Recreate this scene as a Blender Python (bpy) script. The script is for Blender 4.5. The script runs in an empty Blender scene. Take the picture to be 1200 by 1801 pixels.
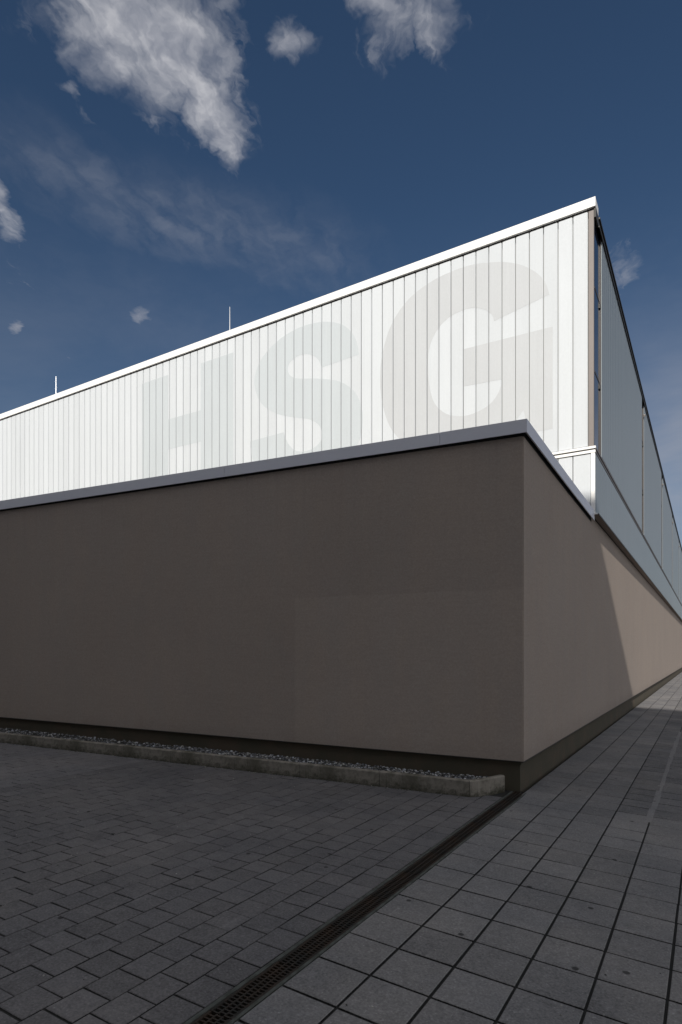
import bpy, bmesh, math, random
from mathutils import Vector, Matrix
from mathutils.geometry import tessellate_polygon
random.seed(7)
sc = bpy.context.scene
col = sc.collection
R = math.radians

# World axes follow the hall: +X is the outward normal of its long right side, +Y runs along
# that side away from the viewer.  Metres.  Eye at (0, 0, 1.6).
# ------------------------------------------------------------------ camera
cd = bpy.data.cameras.new('camera')
cam = bpy.data.objects.new('camera', cd)
col.objects.link(cam)
cam.location = (0, 0, 1.6)
cam.rotation_euler = (R(90), 0, math.atan2(.5198, .8543))
cd.sensor_fit = 'HORIZONTAL'
cd.sensor_width = 36
cd.lens = 36 * 1060 / 1200
cd.shift_y = .2054
cd.clip_start = .05
cd.clip_end = 3000
sc.camera = cam

# ------------------------------------------------------------------ light
SUN = Vector((.4, -1.816, 1.0)).normalized()          # towards the sun
EL = math.asin(SUN.z)
AZ = math.atan2(SUN.x, SUN.y)
sl = bpy.data.lights.new('sun', 'SUN')
sl.energy = 4.5
sl.angle = R(.53)
sl.color = (1, .945, .87)
so = bpy.data.objects.new('sun', sl)
col.objects.link(so)
so.rotation_euler = SUN.to_track_quat('Z', 'Y').to_euler()
sc.view_settings.view_transform = 'Standard'
sc.view_settings.look = 'None'
sc.view_settings.exposure = 0
sc.view_settings.gamma = 1

w = bpy.data.worlds.new('World')
sc.world = w
w.use_nodes = True
nt = w.node_tree
nt.nodes.clear()


def node(nt, typ, ins=None, **kw):
    n = nt.nodes.new(typ)
    for k, v in kw.items():
        setattr(n, k, v)
    for k, v in (ins or {}).items():
        if isinstance(v, bpy.types.NodeSocket):
            nt.links.new(v, n.inputs[k])
        else:
            n.inputs[k].default_value = v
    return n


def M(nt, op, a, b=None, c=None, clamp=False):
    ins = {0: a}
    if b is not None:
        ins[1] = b
    if c is not None:
        ins[2] = c
    return node(nt, 'ShaderNodeMath', ins, operation=op, use_clamp=clamp).outputs[0]


def MR(nt, v, a, b, c=0., d=1., smooth=True):
    return node(nt, 'ShaderNodeMapRange', {0: v, 1: a, 2: b, 3: c, 4: d},
                interpolation_type='SMOOTHSTEP' if smooth else 'LINEAR').outputs[0]


def MIX(nt, f, a, b, mode='MIX'):
    n = nt.nodes.new('ShaderNodeMix')
    n.data_type = 'RGBA'
    n.blend_type = mode
    for k, v in ((0, f), (6, a), (7, b)):
        if isinstance(v, bpy.types.NodeSocket):
            nt.links.new(v, n.inputs[k])
        elif k == 0:
            n.inputs[k].default_value = v
        else:
            n.inputs[k].default_value = (*v, 1) if len(v) == 3 else v
    return n.outputs[2]


def NOISE(nt, vec, scale, detail=4., rough=.55, dist=0.):
    return node(nt, 'ShaderNodeTexNoise', {'Vector': vec, 'Scale': scale, 'Detail': detail,
                                           'Roughness': rough, 'Distortion': dist})


def MAP(nt, vec, scale=(1, 1, 1), loc=(0, 0, 0), rot=(0, 0, 0), typ='POINT'):
    return node(nt, 'ShaderNodeMapping', {'Vector': vec, 'Location': loc, 'Rotation': rot, 'Scale': scale},
                vector_type=typ).outputs[0]


def build_sky():
    sky = node(nt, 'ShaderNodeTexSky', sky_type='NISHITA', sun_disc=False, sun_elevation=EL,
               sun_rotation=AZ, altitude=300, air_density=1.0, dust_density=.35, ozone_density=3.0)
    skyc = node(nt, 'ShaderNodeHueSaturation', {'Color': sky.outputs[0], 'Saturation': 1.09, 'Value': .88}).outputs[0]
    d = node(nt, 'ShaderNodeTexCoord').outputs['Generated']
    sep = node(nt, 'ShaderNodeSeparateXYZ', {0: d})
    z = M(nt, 'MAXIMUM', sep.outputs[2], .02)
    px = M(nt, 'DIVIDE', sep.outputs[0], z)
    py = M(nt, 'DIVIDE', sep.outputs[1], z)
    p = node(nt, 'ShaderNodeCombineXYZ', {0: px, 1: py, 2: 0.}).outputs[0]     # cloud layer at height 1
    # ragged edges: push the layer about with two sizes of noise
    w1 = node(nt, 'ShaderNodeVectorMath', {0: NOISE(nt, p, 9., 4., .6).outputs['Color'], 1: (.5, .5, .5)},
              operation='SUBTRACT').outputs[0]
    w2 = node(nt, 'ShaderNodeVectorMath', {0: NOISE(nt, p, 34., 4., .6).outputs['Color'], 1: (.5, .5, .5)},
              operation='SUBTRACT').outputs[0]
    pw = node(nt, 'ShaderNodeVectorMath', {0: w1, 1: (.09, .09, 0), 2: p}, operation='MULTIPLY_ADD').outputs[0]
    pw = node(nt, 'ShaderNodeVectorMath', {0: w2, 1: (.02, .02, 0), 2: pw}, operation='MULTIPLY_ADD').outputs[0]
    pw = node(nt, 'ShaderNodeVectorMath', {0: pw, 1: (.0043, .0141, 0)}, operation='ADD').outputs[0]
    blobs = [
        (-0.7666, 0.6698, 0.1212, 0.0635, -145.0, 1.0), (-0.7538, 0.7379, 0.104, 0.0804, 167.4, 1.0),
        (-0.7766, 0.824, 0.0953, 0.0556, 116.8, 1.0), (-0.7955, 0.8916, 0.0672, 0.0367, 125.2, 0.9),
        (-0.8404, 0.6738, 0.0805, 0.0691, -175.3, 0.8), (-0.8481, 0.7671, 0.0693, 0.0453, 152.2, 0.5),
        (-0.8612, 0.7332, 0.071, 0.0547, 170.7, 0.35), (-0.8643, 0.6, 0.0606, 0.045, -161.9, 0.45),
        (-0.6998, 0.6851, 0.0654, 0.0382, -146.4, 0.8), (-0.9555, 0.6861, 0.0261, 0.0171, -176.3, 0.72),
        (-0.9822, 0.7295, 0.0225, 0.0151, 173.9, 0.45), (-0.6209, 0.7154, 0.0312, 0.0204, -156.2, 0.6),
        (-0.6897, 0.8249, 0.0253, 0.019, 156.9, 0.35), (-0.5896, 0.8064, 0.038, 0.0324, 140.1, 0.75),
        (-0.5628, 0.8204, 0.0397, 0.021, 125.7, 0.6), (-0.6323, 0.8598, 0.0242, 0.0174, 131.8, 0.25),
        (-0.4415, 0.8275, 0.0468, 0.0266, -125.9, 0.85), (-0.3971, 0.8895, 0.0681, 0.0535, -128.6, 0.8),
        (-0.3901, 0.931, 0.0406, 0.0349, -106.0, 0.75), (-0.4741, 0.869, 0.0333, 0.0317, -110.6, 0.35),
        (-0.455, 0.914, 0.048, 0.0195, -147.7, 0.4), (-0.3698, 0.8711, 0.0554, 0.0289, -145.5, 0.7),
        (-1.3427, 0.7596, 0.0627, 0.0228, 140.7, 0.95), (-1.3895, 0.8156, 0.0703, 0.0306, 143.5, 0.85),
        (-1.5467, 0.9389, 0.0662, 0.0408, -31.6, 0.5), (-1.4364, 1.2398, 0.0581, 0.0317, 147.5, 0.68),
        (-1.8276, 1.0764, 0.0484, 0.0263, 152.7, 0.8), (-1.8871, 1.2991, 0.15, 0.0883, 151.6, 0.35),
        (-0.1857, 1.7473, 0.123, 0.0523, 88.3, 0.62), (-0.1337, 2.6945, 0.336, 0.0797, -106.2, 0.35)]

    def blob(src, bx, by, a, b, ang, k=2.3):
        q = MAP(nt, src, (a * k, b * k, 1), (bx, by, 0), (0, 0, R(ang)), 'TEXTURE')
        l = node(nt, 'ShaderNodeVectorMath', {0: q}, operation='LENGTH').outputs['Value']
        return MR(nt, l, 1.05, 0.0)
    acc = None
    for bx, by, a, b, ang, s in blobs:
        v = M(nt, 'MULTIPLY', blob(pw, bx, by, a, b, ang), s)
        acc = v if acc is None else M(nt, 'MAXIMUM', acc, v)
    st = MAP(nt, pw, (2.3, 1, 1), (0, 0, 0), (0, 0, R(108)), 'TEXTURE')      # combed by the high wind
    fib = NOISE(nt, st, 16., 7., .56, .4).outputs['Fac']
    fine = NOISE(nt, st, 48., 5., .55, .3).outputs['Fac']
    puff = NOISE(nt, pw, 11., 8., .55, .2).outputs['Fac']
    n = M(nt, 'ADD', M(nt, 'MULTIPLY', fine, .25), M(nt, 'MULTIPLY_ADD', fib, .40, M(nt, 'MULTIPLY', puff, .35)))
    nn = M(nt, 'SUBTRACT', n, .5)
    core = MR(nt, acc, .28, .92, smooth=False)
    dens = MR(nt, M(nt, 'MULTIPLY_ADD', nn, 3.5, core), .14, 1.40, smooth=False)
    dens = M(nt, 'MULTIPLY', dens, MR(nt, core, .0, .7))
    wisp = MR(nt, M(nt, 'MULTIPLY_ADD', M(nt, 'SUBTRACT', M(nt, 'MULTIPLY_ADD', fine, .4, M(nt, 'MULTIPLY', fib, .6)), .5), 3.4, M(nt, 'MULTIPLY', acc, .75)), .30, 1.35)
    dens = M(nt, 'MAXIMUM', dens, M(nt, 'MULTIPLY', M(nt, 'MULTIPLY', wisp, MR(nt, acc, .02, .4)), .55))
    # bright unseen cloud added to the sides and behind, as neutral fill light
    f_ = M(nt, 'MULTIPLY_ADD', px, -.5198, M(nt, 'MULTIPLY', py, .8543))
    l_ = M(nt, 'MULTIPLY_ADD', px, .8543, M(nt, 'MULTIPLY', py, .5198))
    side = M(nt, 'MAXIMUM', M(nt, 'MULTIPLY_ADD', f_, -.60, M(nt, 'MULTIPLY', l_, -1.)), M(nt, 'MULTIPLY_ADD', f_, -2.3, l_))
    away = M(nt, 'MAXIMUM', MR(nt, side, .05, .7), MR(nt, f_, .85, .45))
    big = NOISE(nt, p, 1.6, 7., .6, .3).outputs['Fac']
    rest = M(nt, 'MULTIPLY', MR(nt, big, .40, .56), away)
    # thin veils of high cloud
    veil = None
    for bx, by, a, b, ang, s in ((-1.124, .835, .24, .11, -110, .13), (-1.046, 1.024, .30, .14, -126, .16),
                                 (-.889, 1.24, .24, .16, -116, .12)):
        v = M(nt, 'MULTIPLY', blob(pw, bx, by, a, b, ang, 1.5), s)
        veil = v if veil is None else M(nt, 'MAXIMUM', veil, v)
    veil = M(nt, 'MULTIPLY', veil, MR(nt, fib, .2, .7))
    # milkiness low down, thicker to the right
    lr = M(nt, 'DIVIDE', l_, M(nt, 'MAXIMUM', f_, .05))
    hz = NOISE(nt, MAP(nt, d, (1, 1, 2.2)), 2.6, 7., .6, .4).outputs['Fac']
    low = M(nt, 'MULTIPLY', MR(nt, sep.outputs[2], .60, .10), MR(nt, hz, .35, .75, .12, .52))
    low2 = M(nt, 'MULTIPLY', M(nt, 'MULTIPLY', MR(nt, sep.outputs[2], .50, .12), MR(nt, lr, .25, .62)), MR(nt, hz, .3, .75, .22, .75))
    veil = M(nt, 'MAXIMUM', veil, M(nt, 'ADD', low, low2))
    tot = M(nt, 'MAXIMUM', M(nt, 'MULTIPLY', dens, .95), veil, clamp=True)
    shade = MIX(nt, M(nt, 'MULTIPLY', MR(nt, NOISE(nt, pw, 14., 3.).outputs['Fac'], .35, .65), MR(nt, sep.outputs[2], .4, .6)), (5.8, 6.0, 6.8), (9.8, 9.8, 10.3))
    c = MIX(nt, tot, skyc, shade)
    c = MIX(nt, M(nt, 'MULTIPLY', rest, .92), c, MIX(nt, MR(nt, big, .45, .75), (14., 13.7, 13.3), (8.4, 8.4, 8.6)))
    bg = node(nt, 'ShaderNodeBackground', {'Color': c, 'Strength': SKY})
    out = node(nt, 'ShaderNodeOutputWorld', {'Surface': bg.outputs[0]})


SKY = .06
build_sky()


# ------------------------------------------------------------------ helpers
class MB:
    """collects geometry for ONE mesh object"""
    def __init__(s):
        s.bm = bmesh.new()
        s.tone = s.bm.loops.layers.float_color.new('tone')

    def paint(s, faces, t):
        for f in faces:
            for l in f.loops:
                l[s.tone] = t if isinstance(t, tuple) else (t, t, t, 1)

    def box(s, x0, x1, y0, y1, z0, z1, t=.5):
        return s.hexa([(x0, y0, z0), (x1, y0, z0), (x1, y1, z0), (x0, y1, z0)],
                      [(x0, y0, z1), (x1, y0, z1), (x1, y1, z1), (x0, y1, z1)], t)

    def hexa(s, lo, hi, t=.5):
        n = len(lo)
        a = [s.bm.verts.new(v) for v in lo]
        b = [s.bm.verts.new(v) for v in hi]
        fs = [s.bm.faces.new(a[::-1]), s.bm.faces.new(b)]
        for i in range(n):
            j = (i + 1) % n
            fs.append(s.bm.faces.new((a[i], a[j], b[j], b[i])))
        s.paint(fs, t)
        return fs

    def prism(s, pts, z0, z1, t=.5):
        return s.hexa([(x, y, z0) for x, y in pts], [(x, y, z1) for x, y in pts], t)

    def quad(s, pts, t=.5):
        f = s.bm.faces.new([s.bm.verts.new(p) for p in pts])
        s.paint([f], t)
        return f

    def tube(s, p0, p1, r0, r1, n=10, t=.5):
        p0, p1 = Vector(p0), Vector(p1)
        q = (p1 - p0).to_track_quat('Z', 'Y')
        ring = lambda c, r: [c + q @ Vector((r * math.cos(2 * math.pi * i / n), r * math.sin(2 * math.pi * i / n), 0)) for i in range(n)]
        return s.hexa(ring(p0, r0), ring(p1, r1), t)

    def bevel(s, w, seg=1):
        bmesh.ops.bevel(s.bm, geom=list(s.bm.edges), offset=w, segments=seg, affect='EDGES', clamp_overlap=True)

    def build(s, name, mat, parent=None, loc=None, smooth=False):
        bmesh.ops.recalc_face_normals(s.bm, faces=list(s.bm.faces))
        me = bpy.data.meshes.new(name)
        s.bm.to_mesh(me)
        s.bm.free()
        for m in (mat if isinstance(mat, list) else [mat]):
            me.materials.append(m)
        if smooth:
            for p in me.polygons:
                p.use_smooth = True
        o = bpy.data.objects.new(name, me)
        col.objects.link(o)
        if parent:
            o.parent = parent
        if loc:
            o.location = loc
        return o


def thing(name, label, cat, loc=(0, 0, 0), group=None):
    o = bpy.data.objects.new(name, None)
    col.objects.link(o)
    o.location = loc
    o.empty_display_size = .3
    return tag(o, label, cat, group)


def tag(o, label=None, cat=None, group=None, kind=None):
    for k, v in (('label', label), ('category', cat), ('group', group), ('kind', kind)):
        if v:
            o[k] = v
    return o


# ------------------------------------------------------------------ materials
def mat(name, build):
    m = bpy.data.materials.new(name)
    m.use_nodes = True
    t = m.node_tree
    t.nodes.clear()
    b = node(t, 'ShaderNodeBsdfPrincipled')
    node(t, 'ShaderNodeOutputMaterial', {'Surface': b.outputs[0]})
    build(t, b)
    return m


def SET(t, b, **k):
    names = dict(color='Base Color', rough='Roughness', metal='Metallic', spec='Specular IOR Level',
                 normal='Normal', coat='Coat Weight', coat_rough='Coat Roughness', sheen='Sheen Weight')
    for a, v in k.items():
        s = b.inputs[names[a]]
        if isinstance(v, bpy.types.NodeSocket):
            t.links.new(v, s)
        else:
            s.default_value = (*v, 1) if isinstance(v, tuple) and len(v) == 3 else v


def BUMP(t, h, strength, dist=.01):
    return node(t, 'ShaderNodeBump', {'Height': h, 'Strength': strength, 'Distance': dist}).outputs[0]


def OBJ(t):
    return node(t, 'ShaderNodeTexCoord').outputs['Object']


def TONE(t):
    return node(t, 'ShaderNodeAttribute', attribute_name='tone')


def uglass(colr, rough=.24):
    def f(t, b):
        o = OBJ(t)
        rnd = node(t, 'ShaderNodeObjectInfo').outputs['Random']
        off = node(t, 'ShaderNodeCombineXYZ', {0: M(t, 'MULTIPLY', rnd, 37.), 1: 0., 2: M(t, 'MULTIPLY', rnd, 11.)}).outputs[0]
        v = node(t, 'ShaderNodeVectorMath', {0: o, 1: off}, operation='ADD').outputs[0]
        rib = NOISE(t, MAP(t, v, (70, 70, .5)), 1., 3., .6).outputs['Fac']
        cloud = NOISE(t, MAP(t, v, (2, 2, .7)), 1., 3., .6).outputs['Fac']
        grain = NOISE(t, v, 120., 2., .6).outputs['Fac']
        k = M(t, 'ADD', M(t, 'MULTIPLY_ADD', rib, .10, .95 - .05),
              M(t, 'ADD', M(t, 'MULTIPLY', M(t, 'SUBTRACT', rnd, .5), .075),
                M(t, 'MULTIPLY', M(t, 'SUBTRACT', cloud, .5), .10)))
        k = M(t, 'ADD', k, M(t, 'MULTIPLY', M(t, 'SUBTRACT', grain, .5), .08))
        weave = NOISE(t, MAP(t, v, (30, 30, 18)), 1., 3., .6).outputs['Fac']
        k = M(t, 'ADD', k, M(t, 'MULTIPLY', M(t, 'SUBTRACT', weave, .5), .10))
        c = node(t, 'ShaderNodeVectorMath', {0: colr, 3: k}, operation='SCALE').outputs[0]
        h = M(t, 'ADD', rib, M(t, 'MULTIPLY', grain, .3))
        SET(t, b, color=c, rough=rough, spec=.5 if rough < .3 else .35, normal=BUMP(t, h, .25, .003))
    return f


def plain(colr, rough=.5, metal=0., spec=.5, var=.12, scale=6., bump=0., bscale=80.):
    def f(t, b):
        o = OBJ(t)
        n = NOISE(t, o, scale, 5., .6).outputs['Fac']
        c = node(t, 'ShaderNodeVectorMath', {0: colr, 3: M(t, 'MULTIPLY_ADD', n, var * 2, 1 - var)}, operation='SCALE').outputs[0]
        k = dict(color=c, rough=rough, metal=metal, spec=spec)
        if bump:
            k['normal'] = BUMP(t, NOISE(t, o, bscale, 3.).outputs['Fac'], bump, .004)
        SET(t, b, **k)
    return f


def render_wall(t, b):
    o = OBJ(t)
    big = NOISE(t, o, .55, 4., .55).outputs['Fac']
    cl = NOISE(t, MAP(t, o, (1, 1, .35)), 3., 5., .6).outputs['Fac']
    streak = NOISE(t, MAP(t, o, (6, 6, .22)), 1., 4., .6).outputs['Fac']
    lay = NOISE(t, MAP(t, o, (3, 3, 55)), 1., 3., .6).outputs['Fac']
    grain = NOISE(t, o, 260., 3., .7).outputs['Fac']
    k = M(t, 'MULTIPLY_ADD', big, .14, .83)
    k = M(t, 'ADD', k, M(t, 'MULTIPLY', cl, .10))
    k = M(t, 'ADD', k, M(t, 'MULTIPLY', M(t, 'SUBTRACT', streak, .5), .05))
    k = M(t, 'ADD', k, M(t, 'MULTIPLY', M(t, 'SUBTRACT', lay, .5), .12))
    k = M(t, 'ADD', k, M(t, 'MULTIPLY', M(t, 'SUBTRACT', grain, .5), .35))
    sp = node(t, 'ShaderNodeSeparateXYZ', {0: o})
    patch = M(t, 'MULTIPLY', MR(t, sp.outputs[2], 2.335, 2.315), MR(t, sp.outputs[0], -4.77, -4.72))
    patch = M(t, 'MULTIPLY', patch, MR(t, sp.outputs[1], 6.99, 6.96))
    k = M(t, 'ADD', k, M(t, 'MULTIPLY', patch, .07))                 # later coat of render
    mid = NOISE(t, o, 42., 3., .7).outputs['Fac']
    k = M(t, 'ADD', k, M(t, 'MULTIPLY', M(t, 'SUBTRACT', mid, .5), .42))
    rain = NOISE(t, MAP(t, o, (14, 14, .1)), 1., 3., .6).outputs['Fac']
    wet = M(t, 'MULTIPLY', MR(t, rain, .52, .72), MR(t, sp.outputs[2], 2.6, 4.1))
    k = M(t, 'SUBTRACT', k, M(t, 'MULTIPLY', wet, .045))
    splash = M(t, 'MULTIPLY', MR(t, M(t, 'MULTIPLY_ADD', cl, .35, sp.outputs[2]), .80, .50), .10)
    k = M(t, 'SUBTRACT', k, splash)
    hue = MIX(t, MR(t, cl, .35, .65), (.412, .344, .298), (.390, .332, .293))
    c = node(t, 'ShaderNodeVectorMath', {0: hue, 3: k}, operation='SCALE').outputs[0]
    h = M(t, 'ADD', M(t, 'MULTIPLY', grain, .8), NOISE(t, o, 90., 3.).outputs['Fac'])
    SET(t, b, color=c, rough=.92, spec=.2, normal=BUMP(t, h, .55, .004))


def paver(base, joint_dark=1.0):
    def f(t, b):
        o = OBJ(t)
        tone = TONE(t)
        ts = node(t, 'ShaderNodeSeparateColor', {0: tone.outputs['Color']})
        n1 = NOISE(t, o, 1.1, 5., .6).outputs['Fac']
        n2 = NOISE(t, o, 14., 6., .65).outputs['Fac']
        grain = NOISE(t, o, 330., 3., .75).outputs['Fac']
        agg = NOISE(t, o, 78., 3., .65).outputs['Fac']
        k = M(t, 'MULTIPLY_ADD', ts.outputs[0], .55, .72)
        k = M(t, 'ADD', k, M(t, 'MULTIPLY', M(t, 'SUBTRACT', n1, .5), .8))
        k = M(t, 'ADD', k, M(t, 'MULTIPLY', M(t, 'SUBTRACT', n2, .5), .60))
        k = M(t, 'ADD', k, M(t, 'MULTIPLY', M(t, 'SUBTRACT', grain, .5), .9))
        k = M(t, 'ADD', k, M(t, 'MULTIPLY', M(t, 'SUBTRACT', agg, .5), 1.5))
        k = M(t, 'ADD', k, M(t, 'MULTIPLY', MR(t, agg, .64, .74), .5))
        k = M(t, 'MAXIMUM', k, .10)
        # chewing gum and oil spots
        vo = node(t, 'ShaderNodeTexVoronoi', {'Vector': MAP(t, o, (1, 1, 0)), 'Scale': 1.5}, feature='F1', voronoi_dimensions='2D')
        wob = M(t, 'MULTIPLY_ADD', n2, .03, vo.outputs['Distance'])
        keep = MR(t, node(t, 'ShaderNodeSeparateColor', {0: vo.outputs['Color']}).outputs[0], .55, .56)
        spot = MR(t, M(t, 'ADD', wob, keep), .033, .048, .25, 1.)
        k = M(t, 'MULTIPLY', k, spot)
        vo2 = node(t, 'ShaderNodeTexVoronoi', {'Vector': MAP(t, o, (1, 1, 0), (3.3, 1.7, 0)), 'Scale': 1.9}, feature='F1', voronoi_dimensions='2D')
        pale = MR(t, M(t, 'MULTIPLY_ADD', n2, .03, vo2.outputs['Distance']), .020, .027, .4, 0.)
        scuff = MR(t, NOISE(t, MAP(t, o, (3.2, 1.1, 1)), 1.6, 8., .72, .6).outputs['Fac'], .60, .78, 0., .45)
        k = M(t, 'ADD', k, scuff)
        moss = MR(t, NOISE(t, MAP(t, o, (1, 1, 1), (7, 3, 0)), 2.2, 7., .7).outputs['Fac'], .56, .72, 0., .5)
        k = M(t, 'SUBTRACT', k, M(t, 'MULTIPLY', moss, .35))
        k = M(t, 'MAXIMUM', k, .10)
        colr = MIX(t, MR(t, n1, .3, .7), base, tuple(x * y for x, y in zip(base, (1.03, 1.0, .95))))
        c = node(t, 'ShaderNodeVectorMath', {0: colr, 3: k}, operation='SCALE').outputs[0]
        c = MIX(t, pale, c, (.34, .34, .32))
        h = M(t, 'ADD', grain, M(t, 'MULTIPLY', agg, .6))
        SET(t, b, color=c, rough=.85, spec=.3, normal=BUMP(t, h, .5, .004))
    return f


def gravel_m(t, b):
    ts = TONE(t).outputs['Color']
    n = NOISE(t, OBJ(t), 90., 4.).outputs['Fac']
    c = MIX(t, .5, ts, ts)
    c = node(t, 'ShaderNodeVectorMath', {0: ts, 3: M(t, 'MULTIPLY_ADD', n, .6, .7)}, operation='SCALE').outputs[0]
    SET(t, b, color=c, rough=.7, spec=.4)


def kerb_m(t, b):
    o = OBJ(t)
    n = NOISE(t, o, 4., 6., .65).outputs['Fac']
    s = NOISE(t, o, 22., 5., .7).outputs['Fac']
    g = NOISE(t, o, 260., 3., .7).outputs['Fac']
    gz = node(t, 'ShaderNodeSeparateXYZ', {0: o}).outputs[2]
    # moss and splash dirt along the foot of the stones (stones are built with z = 0 at the paving)
    dirt = MR(t, M(t, 'MULTIPLY_ADD', s, .30, gz), .26, .12)
    c = MIX(t, MR(t, n, .38, .62), (.30, .275, .24), (.14, .13, .105))
    c = MIX(t, MR(t, NOISE(t, MAP(t, o, (9, 9, 1.2)), 1., 5., .7).outputs['Fac'], .55, .75, 0., .7), c, (.05, .048, .035))
    c = MIX(t, M(t, 'MULTIPLY', dirt, .9), c, (.045, .045, .03))
    c = node(t, 'ShaderNodeVectorMath', {0: c, 3: M(t, 'MULTIPLY_ADD', g, .7, .65)}, operation='SCALE').outputs[0]
    SET(t, b, color=c, rough=.93, spec=.2, normal=BUMP(t, M(t, 'ADD', g, s), .5, .005))


def plinth_m(t, b):
    o = OBJ(t)
    n = NOISE(t, o, 2.2, 5., .65).outputs['Fac']
    g = NOISE(t, o, 200., 3., .7).outputs['Fac']
    c = MIX(t, MR(t, n, .4, .7), (.085, .076, .055), (.11, .085, .062))
    c = node(t, 'ShaderNodeVectorMath', {0: c, 3: M(t, 'MULTIPLY_ADD', g, .5, .75)}, operation='SCALE').outputs[0]
    SET(t, b, color=c, rough=.85, spec=.25, normal=BUMP(t, g, .4, .003))


def grate_m(t, b):
    o = OBJ(t)
    n = NOISE(t, o, 3.5, 5., .7).outputs['Fac']
    f = NOISE(t, o, 60., 4., .7).outputs['Fac']
    r = MR(t, M(t, 'MULTIPLY_ADD', f, .4, n), .55, .85)
    c = MIX(t, r, (.022, .022, .020), (.045, .028, .018))
    SET(t, b, color=c, rough=.65, metal=.25, spec=.4, normal=BUMP(t, f, .4, .003))


def frame_m(t, b):
    o = OBJ(t)
    n = NOISE(t, o, 12., 5., .7).outputs['Fac']
    c = MIX(t, MR(t, n, .35, .7), (.085, .092, .085), (.035, .038, .03))
    SET(t, b, color=c, rough=.7, spec=.4)


MAT = {
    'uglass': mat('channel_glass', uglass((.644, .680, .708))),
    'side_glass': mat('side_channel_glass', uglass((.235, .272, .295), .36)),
    'letter_s': mat('letter_film_pale', uglass((.552, .597, .622))),
    'letter_g': mat('letter_film_grey', uglass((.574, .598, .617))),
    'seal': mat('joint_sealant', plain((.30, .305, .30), .6)),
    'white': mat('white_coated_metal', plain((.92, .92, .90), .35, 0, .5, .015, 1.5)),
    'dark': mat('dark_metal', plain((.035, .033, .03), .5, .2)),
    'alu': mat('bronze_grey_aluminium', plain((.17, .15, .14), .45, .2, .5, .06, 5.)),
    'coping': mat('grey_coated_coping', plain((.78, .79, .87), .38, 0, .7, .05, 1.2)),
    'wall': mat('brown_render', render_wall),
    'plinth': mat('dark_plinth', plinth_m),
    'bronze': mat('dark_bronze_frame', plain((.035, .029, .027), .5, .1, .4, .1, 5.)),
    'black': mat('joint_and_shade_black', plain((.012, .012, .012), .9)),  # black of the gaps and of the imitated shadow line under the coping
    'roof': mat('roof_membrane', plain((.2, .2, .2), .8, bump=.3)),
    'kerb': mat('kerb_concrete', kerb_m),
    'brick': mat('brick_pavers', paver((.138, .135, .143))),
    'slab': mat('concrete_slabs', paver((.180, .178, .184))),
    'joint': mat('joint_grit', plain((.018, .018, .017), .95, bump=.6)),
    'gravel': mat('gravel_stones', gravel_m),
    'soil': mat('gravel_bed', plain((.06, .06, .058), .95, bump=.8)),
    'grate': mat('rusty_grate', grate_m),
    'frame': mat('drain_frame', frame_m),
    'asphalt': mat('asphalt', plain((.055, .055, .057), .9, var=.25, bump=.5)),
    'rod': mat('galvanised_rod', plain((.62, .63, .64), .35, .6, .5, .05)),
    'concrete': mat('concrete', plain((.3, .3, .29), .9, bump=.4)),
    'plaster': mat('neighbour_plaster', plain((.36, .34, .31), .9, bump=.3)),
}


def glass_m(t, b):
    n = NOISE(t, OBJ(t), .8, 2.).outputs['Fac']
    SET(t, b, color=(.012, .016, .028), rough=.03, spec=.8, normal=BUMP(t, n, .02, .01))


MAT['glass'] = mat('window_glass', glass_m)

# ------------------------------------------------------------------ plan constants
C0 = Vector((-1.794, 6.95))                    # foot of the lower block's corner
W = Vector((-.9932, -.1162)).normalized()      # along its front, to the left
NW = Vector((.1162, -.9932)).normalized()      # outward normal of its front
DR0, DR1 = -1.91, -1.765                       # drain channel
ZL = lambda x: .016 * max(0., DR0 - x)         # paving rises to the left of the drain
ZR = lambda x: -.042 * (x - DR1)               # slabs fall away to the right
BQ, BT = -1.72, 11.63                          # corner of the glazed box
ZB, ZT = 4.088, 9.572                          # glazing bottom, top
YEND, XEND = 67.0, -25.4


def fp(w, off):                                # point on plan: w along the front, off outwards
    p = C0 + W * w + NW * off
    return (p.x, p.y)


# ------------------------------------------------------------------ ground
g = MB()
g.quad([(-250, -250, -.30), (250, -250, -.30), (250, 400, -.30), (-250, 400, -.30)])
tag(g.build('ground', MAT['asphalt']), kind='structure')


def paver_cell(mb, x0, x1, y0, y1, zf, t, b=.004, tilt=.0012, rim=.3):
    """one stone: chamfered top over short sides"""
    dz = [random.uniform(-tilt, tilt) for _ in range(4)]
    if rim < 0:                                   # blocks sit a little askew
        x0, x1, y0, y1 = (v + random.uniform(-.0012, .0012) for v in (x0, x1, y0, y1))
    cs = [(x0, y0), (x1, y0), (x1, y1), (x0, y1)]
    ci = [(x0 + b, y0 + b), (x1 - b, y0 + b), (x1 - b, y1 - b), (x0 + b, y1 - b)]
    top = [mb.bm.verts.new((x, y, zf(x) + d)) for (x, y), d in zip(ci, dz)]
    mid = [mb.bm.verts.new((x, y, zf(x) + d - b)) for (x, y), d in zip(cs, dz)]
    low = [mb.bm.verts.new((x, y, zf(x) - .03)) for (x, y) in cs]
    fs = [mb.bm.faces.new(top)]
    for i in range(4):
        j = (i + 1) % 4
        f2 = mb.bm.faces.new((mid[i], mid[j], top[j], top[i]))
        mb.paint([f2], (t + rim, t + rim, t + rim, 1))
        fs.append(mb.bm.faces.new((low[i], low[j], mid[j], mid[i])))
    mb.paint(fs[:1], (t, t, t, 1))
    mb.paint(fs[1:], (-1.1, -1.1, -1.1, 1))


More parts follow.
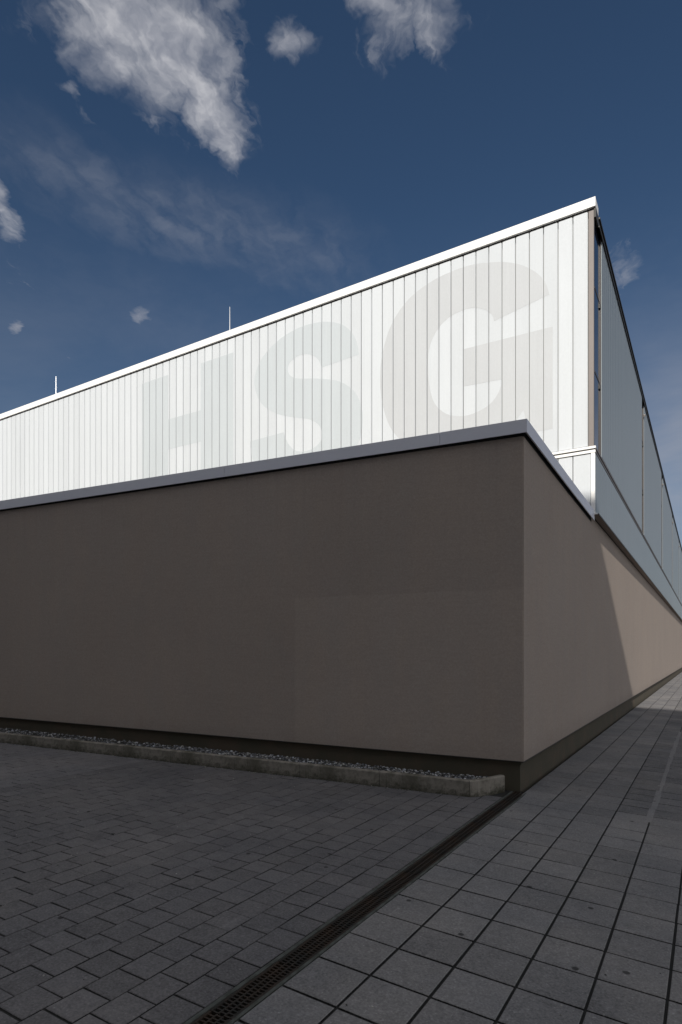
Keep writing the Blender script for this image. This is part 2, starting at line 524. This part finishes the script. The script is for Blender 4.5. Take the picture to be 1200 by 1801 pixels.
# slabs, stack bond, pitch .319
sm = MB()
P = .319
xs = [-1.755] + [-1.441 + P * i for i in range(0, 18)]
j0 = int((-7 - 2.33) / P)
j1 = int((YEND - 2.33) / P)
rs = random.Random(3)
for j in range(j0, j1):
    y0 = 2.33 + P * j
    for i in range(len(xs) - 1):
        x0, x1 = xs[i], xs[i + 1]
        if i > 8 and y0 > 30:
            continue
        t = rs.gauss(.5, .12)
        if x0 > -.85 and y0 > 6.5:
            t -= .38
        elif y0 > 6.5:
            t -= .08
        jl = .0055 + .003 * rs.random()
        if y0 > 6.6 and i == 0:
            x0 = -1.79
        x1_, x0_ = x1 - jl, x0 + jl
        jc = .0068 + .002 * rs.random() + (.004 if y0 > 6.5 and x0 > -.85 else 0)
        y0_, y1_ = y0 + jc, y0 + P - jc
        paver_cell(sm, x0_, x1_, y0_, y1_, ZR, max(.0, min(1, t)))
tag(sm.build('slab_pavement', MAT['slab']), kind='structure')

bed = MB()
bed.quad([(-1.80, -7.1, ZR(-1.8) - .012), (4.0, -7.1, ZR(4.0) - .012), (4.0, YEND, ZR(4.0) - .012), (-1.80, YEND, ZR(-1.8) - .012)])
xl = -17.
bed.quad([(xl, -7.1, ZL(xl) - .0075), (DR0 + .002, -7.1, ZL(DR0) - .0075), (DR0 + .002, 7.4, ZL(DR0) - .0075), (xl, 7.4, ZL(xl) - .0075)])
tag(bed.build('paving_joints', MAT['joint']), kind='structure')

# worn mortar streak between two columns of slabs
ms = MB()
yy = 6.55
while yy < 14:
    d = rs.uniform(.25, .6)
    a0, a1 = rs.uniform(.022, .04), rs.uniform(.018, .035)
    ms.quad([(-.484 - a0, yy, ZR(-.5) + .0015), (-.484 + a1, yy, ZR(-.46) + .0015),
             (-.484 + a1 * .9, yy + d, ZR(-.46) + .0015), (-.484 - a0 * 1.1, yy + d, ZR(-.5) + .0015)], (.75, .75, .75, 1))
    yy += d
tag(ms.build('mortar_streak', MAT['slab']), kind='structure')

# small square pavers, half bond in rows along Y
bmx = MB()
rb = random.Random(11)
kx = lambda x: C0.y + (x - C0.x) * (W.y / W.x) - .46
PB = .2
for i in range(75):
    x1 = DR0 - .022 - PB * i
    x0 = x1 - PB
    sh = rb.uniform(-.012, .012) + (PB / 2 if i % 2 else 0)
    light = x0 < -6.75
    for j in range(-36, 38):
        y0 = PB * j + sh
        if y0 > kx(x0) + .02:
            continue
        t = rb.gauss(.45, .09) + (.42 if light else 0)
        jw = rb.uniform(.0028, .0048)
        ddx = rb.uniform(-.002, .002)
        ddy = rb.uniform(-.003, .003)
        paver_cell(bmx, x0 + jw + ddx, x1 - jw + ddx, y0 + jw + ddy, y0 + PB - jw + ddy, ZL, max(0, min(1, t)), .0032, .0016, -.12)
tag(bmx.build('block_paving', MAT['brick']), kind='structure')

# grit and bits of leaf lying about
gr = MB()
rg = random.Random(5)


_b = bmesh.new()
bmesh.ops.create_icosphere(_b, subdivisions=1, radius=1)
_b.verts.index_update()
ICO_V = [tuple(v.co) for v in _b.verts]
ICO_F = [[v.index for v in f.verts] for f in _b.faces]
_b.free()


def pebble(mb, x, y, z, r, tone, rnd, flat=.6):
    sx, sy = rnd.uniform(.75, 1.3), rnd.uniform(.75, 1.3)
    rot = Matrix.Rotation(rnd.uniform(0, 6.3), 3, 'Z') @ Matrix.Rotation(rnd.uniform(-.6, .6), 3, 'X')
    vs = []
    for v in ICO_V:
        k = rnd.uniform(.82, 1.15) * r
        vs.append(mb.bm.verts.new(rot @ Vector((v[0] * sx * k, v[1] * sy * k, v[2] * flat * k)) + Vector((x, y, z))))
    mb.paint([mb.bm.faces.new([vs[i] for i in f]) for f in ICO_F], tone)


for _ in range(420):
    x = rg.uniform(-9, 1)
    y = rg.uniform(1.5, 6.3)
    if DR0 - .02 < x < DR1 + .02:
        continue
    z = ZL(x) if x < DR0 else ZR(x)
    c = rg.choice([.05, .08, .3, .2, .4])
    pebble(gr, x, y, z + .002, rg.uniform(.002, .006), (c, c * .97, c * .9, 1), rg)
for _ in range(260):       # crumbs swept against the kerb
    w_ = rg.uniform(.6, 9)
    x, y = fp(w_, .506 + abs(rg.gauss(0, .03)))
    c = rg.choice([.04, .08, .2, .3])
    pebble(gr, x, y, ZL(x) + .003, rg.uniform(.003, .009), (c, c * .97, c * .85, 1), rg)
tag(gr.build('grit', MAT['gravel']), 'scattered grit and crumbs on the paving', None, kind='stuff')

for (x, y, r, c, lab) in ((-5.67, 6.05, .024, (.03, .03, .03, 1), 'small dark stone on the block paving near the kerb'),
                          (-5.60, 6.03, .018, (.6, .6, .58, 1), 'small white stone beside the dark one near the kerb')):
    pm = MB()
    pebble(pm, 0, 0, 0, r, c, rg)
    tag(pm.build('stone', MAT['gravel'], loc=(x, y, ZL(x) + .009)), lab, 'stone')

# ------------------------------------------------------------------ drain channel
dr = thing('drain_channel', 'long rusty slotted drain channel running between the two pavings to the wall corner', 'drain', (DR0, -6, 0))
ox, oy = DR0, -6.
Y1 = 6.93 - oy
f = MB()
wd = DR1 - DR0
f.box(-.018, .004, 0, Y1, -.12, .0025)
f.box(wd - .004, wd + .014, 0, Y1, -.12, .0015)
f.bevel(.0015)
f.build('frame', MAT['frame'], dr)
c = MB()
c.box(.004, wd - .004, 0, Y1, -.13, -.10)
c.build('channel_floor', MAT['joint'], dr)
gm = MB()
L = .5
gm.box(.006, .020, 0, L - .004, -.022, -.002)
gm.box(wd - .020, wd - .006, 0, L - .004, -.022, -.002)
for k in (1, 2):
    cx = .020 + (wd - .040) * k / 3
    gm.box(cx - .004, cx + .004, 0, L - .004, -.022, -.003)
n = 20
for q in range(n + 1):
    for k in range(3):
        a = .020 + (wd - .040) * k / 3
        b_ = a + (wd - .040) / 3
        yy = q * (L - .004) / n + (.5 * (L / n) if k == 1 else 0)
        if yy > L - .008:
            continue
        gm.box(a, b_, yy, yy + .0085, -.020, -.0035)
g0 = gm.build('grate', MAT['grate'], dr, (0, 0, 0))
for k in range(1, 26):
    if k * L + .2 > Y1:
        break
    o = g0.copy()
    o.parent = dr
    o.location = (0, k * L, 0)
    col.objects.link(o)

# ------------------------------------------------------------------ gravel bed and kerb
gb = MB()
gz = lambda x: ZL(x) + .13
a = [fp(.22, .03), fp(.5, .42), fp(14, .42), fp(14, -.02), fp(.22, -.02)]
a = [fp(.28, -.02), fp(.30, .10), fp(.42, .28), fp(.56, .43), fp(14, .43), fp(14, -.02)]
bmv = [gb.bm.verts.new((x, y, gz(x) - .02)) for x, y in a]
gb.bm.faces.new(bmv)
tag(gb.build('gravel_bed_soil', MAT['soil']), kind='structure')
gv = MB()
rv = random.Random(21)
cnt = 0
while cnt < 5200:
    w_ = rv.uniform(.25, 12) if cnt % 3 else rv.uniform(.25, 5)
    o_ = rv.uniform(-.01, .43)
    if w_ < .56 and o_ > (w_ - .26) * 1.6:
        continue
    x, y = fp(w_, o_)
    c = rv.choice([.05, .07, .11, .17, .26, .5])
    tint = rv.choice([(1, 1, 1.06), (.95, 1, 1.1), (1, .97, .9), (1, 1, 1)])
    pebble(gv, x, y, gz(x) - .012 + rv.uniform(0, .02), rv.uniform(.009, .019),
           (c * tint[0], c * tint[1], c * tint[2], 1), rv, .7)
    cnt += 1
tag(gv.build('gravel', MAT['gravel']), 'strip of loose grey gravel between the kerb and the wall', None, kind='stuff')

kb = thing('kerb', 'low concrete kerb with a curved end stone holding the gravel strip along the wall', 'kerb')
TK = .075


def kerb_stone(pts, hs, parent):
    """pts: outer front line on plan as (w, off); TK thick towards the wall"""
    m = MB()
    n = len(pts)
    P3 = [Vector(fp(*p)) for p in pts]
    inn = []
    for i in range(n):
        d = (P3[min(i + 1, n - 1)] - P3[max(i - 1, 0)]).normalized()
        nn = Vector((d.y, -d.x))
        inn.append(P3[i] + nn * TK)
    x0, y0 = P3[0]
    zb = ZL(x0)
    rings = []
    for i in range(n):
        o_, q = P3[i], inn[i]
        z0 = ZL(o_.x) - .08 - zb
        z1 = ZL(o_.x) + hs[i] - zb
        e = (q - o_).normalized() * .012
        rings.append([m.bm.verts.new((v.x - x0, v.y - y0, z)) for v, z in
                      ((o_, z0), (o_, z1 - .012), (o_ + e, z1), (q - e, z1), (q, z1 - .012), (q, z0))])
    fs = []
    for i in range(n - 1):
        for k in range(6):
            l = (k + 1) % 6
            fs.append(m.bm.faces.new((rings[i][k], rings[i + 1][k], rings[i + 1][l], rings[i][l])))
    fs.append(m.bm.faces.new(rings[0][::-1]))
    fs.append(m.bm.faces.new(rings[-1]))
    m.paint(fs, .5)
    o = m.build('kerb_stone', MAT['kerb'], parent, (x0, y0, zb))
    return o


# end stone bends back to the wall
kerb_stone([(.20, .045), (.245, .14), (.30, .245), (.36, .345), (.425, .44), (.497, .506)], [.185, .185, .184, .183, .182, .182], kb)
w0 = .505
k = 0
while w0 < 13.5:
    L = 1.06
    h = .182 - .0035 * w0
    kerb_stone([(w0, .506), (w0 + L / 2, .506), (w0 + L - .006, .506)], [h, h, h], kb)
    w0 += L
    k += 1

# ------------------------------------------------------------------ the hall
hall = thing('sports_hall', 'sports hall with brown rendered base and white glass box lettered HSG', 'building', (0, 0, 0))
LW = 26.0
zb_ = lambda w_: .35 + .0127 * w_
lw = MB()
A, B, Cc, D = (C0.x, C0.y), (C0.x, YEND), (C0.x - 24, YEND), fp(LW, 0)
zt = 4.088
va = [lw.bm.verts.new(v) for v in ((*A, .35), (*B, .35), (*Cc, .35), (*D, zb_(LW)))]
ve = [lw.bm.verts.new(v) for v in ((*A, zt), (*B, zt), (*Cc, zt), (*D, zt))]
fs = [lw.bm.faces.new(va[::-1]), lw.bm.faces.new(ve)]
for i in range(4):
    j = (i + 1) % 4
    fs.append(lw.bm.faces.new((va[i], va[j], ve[j], ve[i])))
be = [e for e in lw.bm.edges if {v for v in e.verts} == {va[0], ve[0]}]
bmesh.ops.bevel(lw.bm, geom=be, offset=.012, segments=2, affect='EDGES')
lw.build('base_wall', MAT['wall'], hall)

pl = MB()
ins = .05
pts = [(C0.x - ins, C0.y + ins), (C0.x - ins, YEND - .1), (C0.x - 23.5, YEND - .1), fp(LW - .1, -ins)]
pl.prism(pts, -.28, .345)
p2 = [fp(.03, -ins - .001), fp(LW - .12, -ins - .001), fp(LW - .12, -ins - .2), fp(.03, -ins - .2)]
a_ = [(x, y, .30) for x, y in p2]
b2 = [(*p2[0], .349), (*p2[1], zb_(LW - .12) - .002), (*p2[2], zb_(LW - .12) - .002), (*p2[3], .349)]
pl.hexa(a_, b2)
pl.build('plinth', MAT['plinth'], hall)

# drip bead under the render
db = MB()
db.hexa([(*fp(0, .002), .338), (*fp(LW, .002), zb_(LW) - .012), (*fp(LW, -.03), zb_(LW) - .012), (*fp(0, -.03), .338)],
        [(*fp(0, .002), .3495), (*fp(LW, .002), zb_(LW) - .0005), (*fp(LW, -.03), zb_(LW) - .0005), (*fp(0, -.03), .3495)])
db.box(C0.x - .03, C0.x + .002, C0.y, YEND, .338, .3495)
db.build('drip_bead', MAT['dark'], hall)


# coping of the base
def coping(p0, p1, z0a, z1a, z0b, z1b, nrm):
    """p0,p1 outer plan points, nrm outward; fascia z0..z1 at each end"""
    m = MB()
    n2 = Vector(nrm)
    p0, p1 = Vector(p0), Vector(p1)
    sec = lambda p, z0, z1: [(*(p), z0), (*p, z1), (*(p - n2 * .34), z1 - .012), (*(p - n2 * .34), z1 - .05),
                             (*(p - n2 * .02), z1 - .05), (*(p - n2 * .02), z0 + .006), (*(p - n2 * .012), z0)]
    m.hexa(sec(p0, z0a, z1a), sec(p1, z0b, z1b))
    return m.build('coping', MAT['coping'], hall)


o_ = .055
cz0, cz1 = 4.082, 4.232
corner = C0 + NW * o_ + W * (-.055)
cr = Vector((C0.x + o_, (C0 + NW * o_).y - .006))
ws = [0.0, .96, 4.08, 7.20, 10.32, 13.44, 16.56, 19.7, 22.9, LW]
for i in range(len(ws) - 1):
    a0 = cr if i == 0 else C0 + NW * o_ + W * (ws[i] + .0025)
    a1 = C0 + NW * o_ + W * (ws[i + 1] - .0025)
    coping(a0, a1, cz0, cz1, cz0, cz1, NW)
YC = BT + .02
coping((C0.x + o_, YC), (C0.x + o_, 9.3 + .0025), 3.972, 4.145, 4.02, 4.18, (1, 0))
coping((C0.x + o_, 9.3), cr, 4.02, 4.18, cz0, cz1, (1, 0))
# black strip imitating the shadow line under the coping's overhang
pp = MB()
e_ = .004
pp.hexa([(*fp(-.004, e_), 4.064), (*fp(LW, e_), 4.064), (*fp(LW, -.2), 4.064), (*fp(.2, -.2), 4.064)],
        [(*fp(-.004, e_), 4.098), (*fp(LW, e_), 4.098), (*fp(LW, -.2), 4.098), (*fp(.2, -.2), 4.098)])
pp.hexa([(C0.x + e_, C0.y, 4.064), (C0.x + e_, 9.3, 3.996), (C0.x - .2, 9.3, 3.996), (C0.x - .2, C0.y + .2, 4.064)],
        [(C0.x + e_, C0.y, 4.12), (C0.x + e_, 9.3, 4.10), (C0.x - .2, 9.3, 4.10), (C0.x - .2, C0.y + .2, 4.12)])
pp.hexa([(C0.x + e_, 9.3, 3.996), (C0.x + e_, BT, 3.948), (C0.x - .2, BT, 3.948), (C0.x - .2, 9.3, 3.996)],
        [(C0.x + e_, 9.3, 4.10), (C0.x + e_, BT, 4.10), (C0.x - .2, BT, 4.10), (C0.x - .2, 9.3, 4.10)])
pp.build('coping_shadow_strip', MAT['black'], hall)

# glazed box: body, roof
bx = MB()
bx.box(XEND + .05, BQ - .10, BT + .06, YEND - .05, 4.0, 9.55)
bx.build('box_core', MAT['seal'], hall)
rf = MB()
rf.box(XEND + .2, BQ - .12, BT + .32, YEND - .2, 9.551, 9.58)
rf.build('roof', MAT['roof'], hall)

cp = MB()
xa = BQ + .004
seg = [xa, -6.4, -11.6, -16.8, -22.0, XEND]
for i in range(5):
    cp.box(seg[i + 1] + .002, seg[i] - .002, BT - .035, BT + .32, 9.607, 9.775)
cp.bevel(.003)
cp.build('roof_coping', MAT['white'], hall)
gp = MB()
gp.box(XEND + .02, BQ - .03, BT + .012, BT + .3, 9.50, 9.606)
gp.build('coping_gap', MAT['black'], hall)
ev = MB()
ev.box(BQ - .026, BQ + .006, BT + .001, YEND, 9.43, 9.606)
ev.box(BQ - .2, BQ - .026, BT + .32, YEND, 9.43, 9.606)
ev.box(BQ - .2, BQ + .030, BT + .325, YEND, 9.58, 9.612)
ev.box(BQ - .2, BQ + .022, BT + .325, YEND, 9.43, 9.455)
ev.build('eaves_trim', MAT['dark'], hall)

# front panels of channel glass, one by one
J0, PJ = -1.846, .2615
GAP = .015
pm = MB()
pw_ = PJ - GAP
pm.box(-pw_ / 2, pw_ / 2, 0, .05, 5.315, ZT)
pm.bevel(.011, 3)
p0 = pm.build('glass_panel', MAT['uglass'], hall, (J0 - PJ / 2, BT, 0))
for i in range(1, 90):
    o = p0.copy()
    o.parent = hall
    o.location = (J0 - PJ * (i + .5), BT, 0)
    col.objects.link(o)
lp = MB()
for i in range(90):
    x = J0 - PJ * i
    lp.box(x - PJ + GAP / 2, (x - GAP / 2) if i else -1.803, BT, BT + .05, ZB + .02, 5.18)
lp.bevel(.006, 1)
lp.build('lower_glazing', MAT['uglass'], hall)

# transom on the front, corner post and its foot
tr = MB()
tr.box(XEND, BQ + .006, BT - .035, BT + .03, 5.262, 5.305)
tr.box(XEND, BQ + .000, BT - .026, BT + .03, 5.190, 5.238)
tr.bevel(.002)
tr.build('front_transom', MAT['white'], hall)
tg = MB()
tg.box(XEND, BQ - .004, BT - .012, BT + .03, 5.239, 5.261)
tg.build('transom_gap', MAT['dark'], hall)
po = MB()
po.box(-1.795, BQ - .008, BT - .02, BT + .05, ZB + .01, 5.188)
po.box(-1.80, BQ + .03, BT - .03, BT + .05, ZB - .012, ZB + .008)
po.bevel(.002)
po.build('lower_corner_post', MAT['white'], hall)
jb = MB()
jb.box(-1.838, BQ - .028, BT - .006, BT + .06, 5.306, 9.56)
jb.bevel(.003)
jb.build('corner_jamb', MAT['alu'], hall)

# right side: bays of channel glass between narrow windows
starts = [11.68, 20.62, 29.82, 39.02, 48.22, 57.42]
WWD = .70
for i, y in enumerate(starts):
    wi = MB()
    if i:
        wi.box(BQ - .07, BQ - .024, y, y + .05, 5.30, 9.43)
    wi.box(BQ - .07, BQ - .012, y + WWD - .055, y + WWD, 5.30, 9.43)
    for zz in (6.70, 8.225):
        wi.box(BQ - .07, BQ - .030, y + .05, y + WWD - .055, zz - .022, zz + .022)
    wi.box(BQ - .07, BQ - .045, y + .05, y + WWD - .055, 5.30, 5.34)
    win = wi.build('window', MAT['bronze'], hall)
    for za, zc in ((5.34, 6.678), (6.722, 8.203), (8.247, 9.43)):
        pn = MB()
        pn.box(BQ - .055, BQ - .034, y + (.05 if i else -.02), y + WWD - .055, za, zc)
        pn.build('pane', MAT['glass'], win)
    for zz in (6.64, 8.17):
        hd = MB()
        hd.box(BQ - .034, BQ - .012, y + WWD - .10, y + WWD - .07, zz - .06, zz + .02)
        hd.bevel(.004)
        hd.build('handle', MAT['dark'], win)
    br = MB()
    br.box(BQ - .004, BQ + .045, y + WWD - .11, y + WWD - .04, 9.06, 9.10)
    br.box(BQ + .02, BQ + .035, y + WWD - .095, y + WWD - .055, 9.02, 9.06)
    br.bevel(.003)
    if i:
        br.build('bracket', MAT['alu'], win)
    else:
        br.bm.free()
    ye = (starts[i + 1] if i + 1 < len(starts) else YEND)
    n = int(round((ye - .02 - (y + WWD + .01)) / .2615))
    pt = (ye - .02 - (y + WWD + .01)) / n
    by = MB()
    bl = MB()
    for q in range(n):
        a0 = y + WWD + .01 + pt * q
        by.box(BQ - .05, BQ, a0 + .006, a0 + pt - .006, 5.315, 9.44)
    by.bevel(.005, 1)
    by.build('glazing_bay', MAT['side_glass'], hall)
    ys, yn = (BT + .03 if i == 0 else y), ye
    n = int(round((yn - ys) / .2615))
    pt = (yn - ys) / n
    for q in range(n):
        a0 = ys + pt * q
        bl.box(BQ - .05, BQ - .002, a0 + .006, a0 + pt - .006, ZB + .02, 5.18)
    bl.bevel(.005, 1)
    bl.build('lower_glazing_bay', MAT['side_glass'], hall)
st = MB()
st.box(BQ - .06, BQ + .006, BT + .03, YEND, 5.262, 5.295)
st.box(BQ - .06, BQ + .002, BT + .03, YEND, 5.195, 5.228)
st.bevel(.002)
st.build('side_transom', MAT['alu'], hall)
sg = MB()
sg.box(BQ - .05, BQ - .014, BT + .03, YEND, 5.229, 5.261)
sg.build('side_transom_gap', MAT['dark'], hall)
fl = MB()
fl.box(BQ - .1, BQ + .055, BT + .03, YEND, ZB - .006, ZB + .004)
fl.box(BQ + .050, BQ + .055, BT + .03, YEND, ZB - .022, ZB - .006)
fl.build('box_flashing', MAT['dark'], hall)
so_ = MB()
so_.box(BQ - .3, C0.x + .003, BT + .02, YEND, zt - .03, ZB - .010)
so_.build('soffit_joint', MAT['black'], hall)
so_ = MB()
so_.box(C0.x + .004, BQ + .046, BT + .035, YEND, ZB - .012, ZB - .0062)
so_.build('soffit', MAT['wall'], hall)

# ------------------------------------------------------------------ letters on the glass
ZLO = 5.90
G = [(-3.568, 8.078), (-2.521, 8.275), (-2.607, 8.547), (-2.787, 8.789), (-3.073, 9.021), (-3.409, 9.183), (-3.668, 9.255),
     (-3.932, 9.318), (-4.203, 9.342), (-4.434, 9.337), (-4.717, 9.308), (-4.958, 9.253), (-5.204, 9.167), (-5.404, 9.062),
     (-5.582, 8.918), (-5.737, 8.743), (-5.877, 8.512), (-5.972, 8.255), (-6.05, 7.945), (-6.078, 7.62), (-6.078, 7.384),
     (-6.041, 7.095), (-5.946, 6.70), (-5.763, 6.33), (-5.45, 6.00), (-5.05, 5.80), (-4.55, 5.70), (-4.05, 5.70), (-3.55, 5.80),
     (-3.20, 6.0), (-3.00, 6.22), (-2.90, 5.76), (-2.462, 5.76), (-2.462, 7.660), (-4.18, 7.690), (-4.18, 6.939), (-3.417, 6.905),
     (-3.473, 6.676), (-3.668, 6.460), (-4.022, 6.350), (-4.341, 6.376), (-4.622, 6.514), (-4.837, 6.783), (-4.933, 7.166),
     (-4.962, 7.60), (-4.919, 7.946), (-4.764, 8.226), (-4.527, 8.405), (-4.272, 8.470), (-4.022, 8.468), (-3.799, 8.385), (-3.624, 8.231)]
S = [(-7.596, 8.156), (-6.615, 8.205), (-6.654, 8.457), (-6.783, 8.725), (-7.039, 8.987), (-7.447, 9.172), (-7.93, 9.254),
     (-8.367, 9.239), (-8.819, 9.128), (-9.218, 8.923), (-9.47, 8.664), (-9.580, 8.376), (-9.559, 8.098), (-9.431, 7.809),
     (-9.218, 7.568), (-8.884, 7.360), (-8.559, 7.226), (-8.241, 7.131), (-7.93, 7.028), (-7.687, 6.858), (-7.590, 6.656),
     (-7.636, 6.464), (-7.828, 6.340), (-8.116, 6.312), (-8.367, 6.392), (-8.559, 6.591), (-8.688, 6.872), (-9.712, 6.843),
     (-9.68, 6.50), (-9.52, 6.18), (-9.22, 5.92), (-8.80, 5.76), (-8.25, 5.70), (-7.70, 5.73), (-7.20, 5.84), (-6.85, 6.02),
     (-6.643, 6.227), (-6.543, 6.498), (-6.511, 6.831), (-6.577, 7.135), (-6.726, 7.408), (-6.981, 7.641), (-7.271, 7.793),
     (-7.747, 7.940), (-8.241, 8.057), (-8.463, 8.161), (-8.562, 8.317), (-8.517, 8.478), (-8.304, 8.587), (-8.054, 8.584),
     (-7.838, 8.494), (-7.676, 8.341)]
H = [(-13.665, 9.19), (-12.616, 9.19), (-12.616, 7.968), (-11.396, 7.968), (-11.396, 9.20), (-10.267, 9.20), (-10.267, ZLO),
     (-11.396, ZLO), (-11.396, 7.145), (-12.616, 7.145), (-12.616, ZLO), (-13.665, ZLO)]


def smooth_closed(pts, sharp):
    """Catmull-Rom round the outline, keeping the listed corners sharp"""
    out = []
    n = len(pts)
    for i in range(n):
        p = [Vector(pts[(i + k - 1) % n]) for k in range(4)]
        if i in sharp:
            p[0] = p[1]
        if (i + 1) % n in sharp:
            p[3] = p[2]
        for s in range(4):
            u = s / 4
            out.append(.5 * ((2 * p[1]) + (p[2] - p[0]) * u + (2 * p[0] - 5 * p[1] + 4 * p[2] - p[3]) * u * u
                             + (3 * p[1] - p[0] - 3 * p[2] + p[3]) * u ** 3))
    return out


def letter(ch, pts, m, sharp=None):
    pts = smooth_closed(pts, sharp) if sharp is not None else [Vector(p) for p in pts]
    mb = MB()
    vs = [mb.bm.verts.new((p.x, 0, p.y)) for p in pts]
    for tri in tessellate_polygon([[Vector((p.x, p.y, 0)) for p in pts]]):
        mb.bm.faces.new([vs[i] for i in tri])
    x0, x1 = min(p.x for p in pts), max(p.x for p in pts)
    for i in range(90):
        xc = J0 - PJ * i
        if x0 - .1 < xc < x1 + .1:
            for e in (-.5, .5):
                bmesh.ops.bisect_plane(mb.bm, geom=list(mb.bm.verts) + list(mb.bm.edges) + list(mb.bm.faces),
                                       plane_co=(xc + e * (GAP + .010), 0, 0), plane_no=(1, 0, 0))
    kill = []
    for f in mb.bm.faces:
        c = f.calc_center_median()
        k = (J0 - c.x) / PJ
        if abs(k - round(k)) * PJ < (GAP + .010) / 2:
            kill.append(f)
    bmesh.ops.delete(mb.bm, geom=kill, context='FACES')
    # a film 1 mm thick lying on the glass
    r = bmesh.ops.extrude_face_region(mb.bm, geom=list(mb.bm.faces))
    for v in [g for g in r['geom'] if isinstance(g, bmesh.types.BMVert)]:
        v.co.y -= .001
    o = mb.build('letter', m, hall, (0, BT - .0012, 0))
    o['label'] = 'tall pale grey letter %s on the white glass' % ch
    return o


letter('G', G, MAT['letter_g'], {0, 1, 30, 31, 32, 33, 34, 35, 36})
letter('S', S, MAT['letter_s'], {0, 1, 26, 27})
letter('H', H, MAT['letter_s'])

# ------------------------------------------------------------------ lightning rods on the roof
rods = [((-12.06, 13.5), 2.22, 'lightning rod on the roof behind the top of the letter S and H'),
        ((-20.5, 13.5), 2.18, ''), ((-2.1, 15.3), 1.92, '')]
labs = ['thin pale lightning rod on the roof above the letter H',
        'thin pale lightning rod on the roof near the left edge of the photo',
        'lightning rod tip barely showing above the dark eaves right of the roof corner']
base = None
for (xy, h, _), lab in zip(rods, labs):
    r = thing('lightning_rod', lab, 'lightning rod', (*xy, 9.58), 'lightning rods on the roof')
    m = MB()
    m.tube((0, 0, .08), (0, 0, h * .62), .020, .020)
    m.build('mast', MAT['rod'], r)
    m = MB()
    m.tube((0, 0, h * .62 + .001), (0, 0, h), .012, .007)
    m.build('tip', MAT['rod'], r)
    m = MB()
    m.tube((0, 0, 0), (0, 0, .09), .17, .15, 20)
    m.build('foot', MAT['concrete'], r)

# ------------------------------------------------------------------ the building behind the viewer that shades the yard
nb = thing('neighbouring_building', 'tall plain building across the yard that throws its shade over the paving', 'building', (-1.794, -12.54, 0))
nb.rotation_euler = (0, 0, math.atan2(-.1, 1))
m = MB()
HN = 18.0
m.box(-42, 17, -14, 0, -.3, HN)
m.build('wall', MAT['plaster'], nb)
m = MB()
m.box(-42.02, 17.02, -14.02, .0, HN + .001, HN + .02)
m.build('roof', MAT['roof'], nb)
wm = None
for fl_ in range(5):
    for i in range(13):
        x = -38 + 4.3 * i
        z = 1.2 + 3.4 * fl_
        if wm is None:
            q = MB()
            for a, b_, c, d in ((-.06, 0, -.06, 1.86), (1.6, 1.66, -.06, 1.86), (0, 1.6, -.06, 0), (0, 1.6, 1.8, 1.86), (.77, .83, 0, 1.8)):
                q.box(a, b_, .003, .05, c, d)
            wm = q.build('window', MAT['white'], nb, (x, 0, z))
            q = MB()
            q.box(.001, 1.599, .003, .02, .001, 1.799)
            gl = q.build('pane', MAT['glass'], wm)
        else:
            o = wm.copy()
            o.parent = nb
            o.location = (x, 0, z)
            col.objects.link(o)
            p = gl.copy()
            p.parent = o
            col.objects.link(p)
